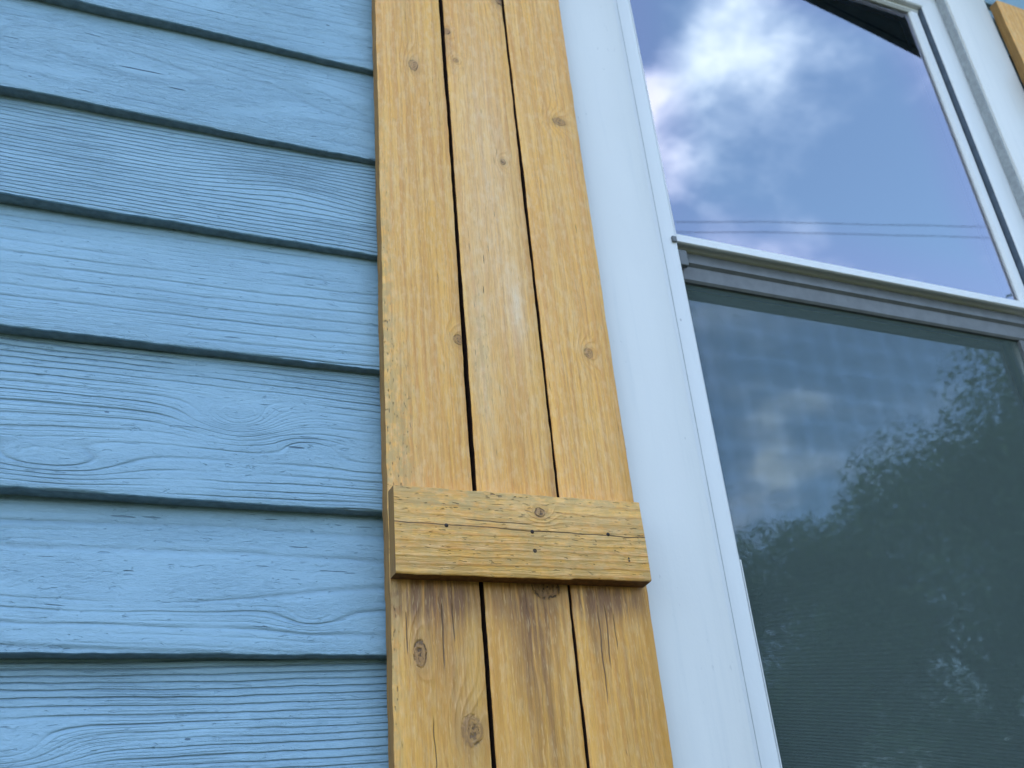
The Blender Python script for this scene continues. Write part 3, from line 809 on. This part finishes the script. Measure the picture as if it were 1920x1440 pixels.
# ------------------------------------------------------------------ trees across the lawn (mirrored in the lower pane)
def leaf_mat(name, a, c_):
    m, b = new_mat(name)
    oi = b.n.new('ShaderNodeTexCoord')
    t = b.noise(oi.outputs['Object'], 3.0, 3, 0.6)
    c = b.mix(b.ss(t, 0.35, 0.65), a, c_)
    p = b.n.new('ShaderNodeBsdfPrincipled'); b.l.new(c, p.inputs['Base Color']); p.inputs['Roughness'].default_value = 0.6
    tl = b.n.new('ShaderNodeBsdfTranslucent'); b.l.new(c, tl.inputs[0])
    mx = b.n.new('ShaderNodeMixShader'); mx.inputs[0].default_value = 0.3
    b.l.new(p.outputs[0], mx.inputs[1]); b.l.new(tl.outputs[0], mx.inputs[2])
    o = b.n.new('ShaderNodeOutputMaterial'); b.l.new(mx.outputs[0], o.inputs[0])
    return m


LEAF = [leaf_mat('leaves_dark', (0.045, 0.100, 0.040), (0.080, 0.150, 0.060)), leaf_mat('leaves_mid', (0.060, 0.120, 0.048), (0.100, 0.165, 0.065))]


def tree(x, y, H, R, seed, label, lm, nleaf=70000):
    r = np.random.default_rng(seed)
    t = thing('tree', label, 'tree', (x, y, GZ), 'trees across the lawn')
    # trunk and limbs
    V = []; F = []
    def limb(p0, p1, r0, r1, n=7, segs=8):
        base = len(V); d = (p1 - p0); L = np.linalg.norm(d); d = d / L
        a = np.cross(d, [0.3, 0.9, 0.1]); a /= np.linalg.norm(a); c = np.cross(d, a)
        bend = r.normal(0, L * 0.03, 3)
        for i in range(segs + 1):
            f = i / segs; q = p0 + d * L * f + bend * math.sin(math.pi * f); rr = r0 + (r1 - r0) * f
            for k in range(n):
                an = 2 * math.pi * k / n; V.append(tuple(q + rr * (math.cos(an) * a + math.sin(an) * c)))
        for i in range(segs):
            for k in range(n): F.append((base + i * n + k, base + i * n + (k + 1) % n, base + (i + 1) * n + (k + 1) % n, base + (i + 1) * n + k))
    B = np.array([x, y, GZ]); top = B + np.array([r.normal(0, .2), r.normal(0, .2), H * 0.62])
    limb(B - np.array([0, 0, .2]), top, H * 0.028, H * 0.012)
    clumps = []
    for i in range(46):
        th = r.uniform(0, 2 * math.pi); ph = r.uniform(-0.55, 1.0)
        rad = R * (0.55 + 0.45 * r.random()) * math.sqrt(max(0.05, 1 - max(0, ph) ** 2 * 0.85))
        c = B + np.array([rad * math.cos(th), rad * math.sin(th), H * 0.62 + ph * H * 0.34])
        clumps.append((c, R * r.uniform(0.20, 0.36)))
        if i % 3 == 0:
            s_ = B + (top - B) * r.uniform(0.45, 1.0); limb(s_, c, H * 0.008, H * 0.002, 5, 5)
    for i in range(16):
        clumps.append((B + np.array([r.normal(0, R * .3), r.normal(0, R * .3), H * r.uniform(.45, .9)]), R * .34))
    me = bpy.data.meshes.new('trunk'); me.from_pydata(V, [], F); link_mesh('trunk', me, M_BARK, t, True)
    w = np.array([c[1] ** 2 for c in clumps]); w /= w.sum()
    idx = r.choice(len(clumps), nleaf, p=w)
    C = np.array([clumps[i][0] for i in idx]); Rr = np.array([clumps[i][1] for i in idx])
    d = r.normal(size=(nleaf, 3)); d /= np.linalg.norm(d, axis=1)[:, None]
    P = C + d * (Rr * r.random(nleaf) ** 0.45)[:, None] * np.array([1, 1, .8])
    n = r.normal(size=(nleaf, 3)) + np.array([0, 0, .8]); n /= np.linalg.norm(n, axis=1)[:, None]
    a = np.cross(n, r.normal(size=(nleaf, 3))); a /= np.linalg.norm(a, axis=1)[:, None]; c = np.cross(n, a)
    s = r.uniform(0.028, 0.055, nleaf)[:, None]
    VV = np.stack([P - a * s, P - c * s * .55, P + a * s, P + c * s * .55], 1).reshape(-1, 3)
    me = bpy.data.meshes.new('crown'); me.vertices.add(nleaf * 4); me.vertices.foreach_set('co', VV.ravel())
    me.loops.add(nleaf * 4); me.loops.foreach_set('vertex_index', np.arange(nleaf * 4))
    me.polygons.add(nleaf); me.polygons.foreach_set('loop_start', np.arange(nleaf) * 4); me.polygons.foreach_set('loop_total', np.full(nleaf, 4))
    me.update(); me.validate()
    link_mesh('crown', me, lm, t)


def at_dir(az, dist):                        # az from the wall normal, towards +X, in front of the wall
    a = math.radians(az); return dist * math.sin(a), 0.97 - dist * math.cos(a)


for az, dist, H, R, sd, lb in (
        (30, 19, 4.7, 2.4, 1, 'low round tree mirrored at the left edge of the lower pane'),
        (40, 17, 6.4, 2.6, 2, 'middle sized leafy tree mirrored left of centre in the lower pane'),
        (49.5, 17, 7.6, 3.0, 3, 'broad leafy tree mirrored in the middle of the lower pane'),
        (61, 15, 8.0, 3.2, 4, 'tallest leafy tree mirrored at the right of the lower pane'),
        (74, 18, 7.5, 3.2, 5, 'leafy tree across the lawn farthest right along the house'),
        (16, 22, 5.2, 2.6, 6, 'small tree across the lawn straight out from the shutter'),
        (0, 24, 6.0, 2.9, 7, 'rounded tree across the lawn left of the smallest tree'),
        (-20, 22, 6.5, 3.0, 8, 'leafy tree across the lawn farthest left')):
    X_, Y_ = at_dir(az, dist)
    tree(X_, Y_, H, R, sd, lb, LEAF[sd % 2])

# hedge mass closing the gaps between the trunks
def hedge():
    r = np.random.default_rng(99); n = 60000
    th = np.radians(r.uniform(-60, 82, n)); dist = r.uniform(21, 25, n)
    hh = 2.6 + 0.9 * np.sin(th * 9) + 0.5 * np.sin(th * 23 + 1)
    P = np.stack([dist * np.sin(th), 0.97 - dist * np.cos(th), GZ + hh * r.random(n) ** .8], 1)
    nn = r.normal(size=(n, 3)); nn /= np.linalg.norm(nn, axis=1)[:, None]
    a = np.cross(nn, r.normal(size=(n, 3))); a /= np.linalg.norm(a, axis=1)[:, None]; c = np.cross(nn, a)
    s = r.uniform(0.10, 0.2, n)[:, None]
    VV = np.stack([P - a * s, P - c * s * .6, P + a * s, P + c * s * .6], 1).reshape(-1, 3)
    me = bpy.data.meshes.new('hedge'); me.vertices.add(n * 4); me.vertices.foreach_set('co', VV.ravel())
    me.loops.add(n * 4); me.loops.foreach_set('vertex_index', np.arange(n * 4))
    me.polygons.add(n); me.polygons.foreach_set('loop_start', np.arange(n) * 4); me.polygons.foreach_set('loop_total', np.full(n, 4))
    me.update(); me.validate()
    o = link_mesh('hedge', me, LEAF[0]); o['kind'] = 'stuff'; o['label'] = 'overgrown hedge mass behind the trees across the lawn'; o['category'] = 'hedge'


hedge()


# ------------------------------------------------------------------ power line over the lawn
def cable(p0, p1, sag, label):
    V = []; F = []; n = 6; N = 80
    p0 = Vector(p0); p1 = Vector(p1); d = (p1 - p0).normalized(); a = d.cross(Vector((0, 0, 1))).normalized(); c = d.cross(a)
    for i in range(N + 1):
        f = i / N; q = p0.lerp(p1, f) - Vector((0, 0, sag * 4 * f * (1 - f)))
        for k in range(n):
            an = 2 * math.pi * k / n; V.append(q + 0.003 * (math.cos(an) * a + math.sin(an) * c))
    for i in range(N):
        for k in range(n): F.append((i * n + k, i * n + (k + 1) % n, (i + 1) * n + (k + 1) % n, (i + 1) * n + k))
    me = bpy.data.meshes.new('power_cable'); me.from_pydata([tuple(v) for v in V], [], F)
    o = link_mesh('power_cable', me, M_CABLE); o['label'] = label; o['category'] = 'cable'; o['group'] = 'power cables over the lawn'


def ray_at_height(az, el, hgt):
    t = hgt / math.sin(math.radians(el)); a = math.radians(az); c = math.cos(math.radians(el))
    return Vector((t * c * math.sin(a), 0.97 - t * c * math.cos(a), hgt))


for (e0, e1, hgt, lb) in ((33.2, 30.5, 6.0, 'upper of the two thin black cables mirrored in the upper pane'),
                          (32.6, 29.9, 5.9, 'lower of the two thin black cables mirrored in the upper pane')):
    A = ray_at_height(48.6, e0, hgt); B_ = ray_at_height(56.5, e1, hgt); dd = (B_ - A).normalized()
    cable(A - dd * 14, B_ + dd * 12, 0.05, lb)
    ends = (A - dd * 14, B_ + dd * 12)
for i, (e, lb) in enumerate(zip(ends, ('wooden utility pole at the near left end of the power cables', 'wooden utility pole at the far right end of the power cables'))):
    t = thing('utility_pole', lb, 'utility pole', (e.x, e.y, GZ), 'poles carrying the power cables')
    bm = bmesh.new()
    bmesh.ops.create_cone(bm, cap_ends=True, segments=14, radius1=0.15, radius2=0.11, depth=7.9, matrix=Matrix.Translation((e.x, e.y, GZ + 3.9)))
    me = bpy.data.meshes.new('pole'); bm.to_mesh(me); bm.free(); link_mesh('pole', me, M_POLE, t, True)
    boxes('crossarm', [(e.x - .06, e.x + .06, e.y - .8, e.y + .8, 5.86, 5.98)], M_POLE, t, 0.01)
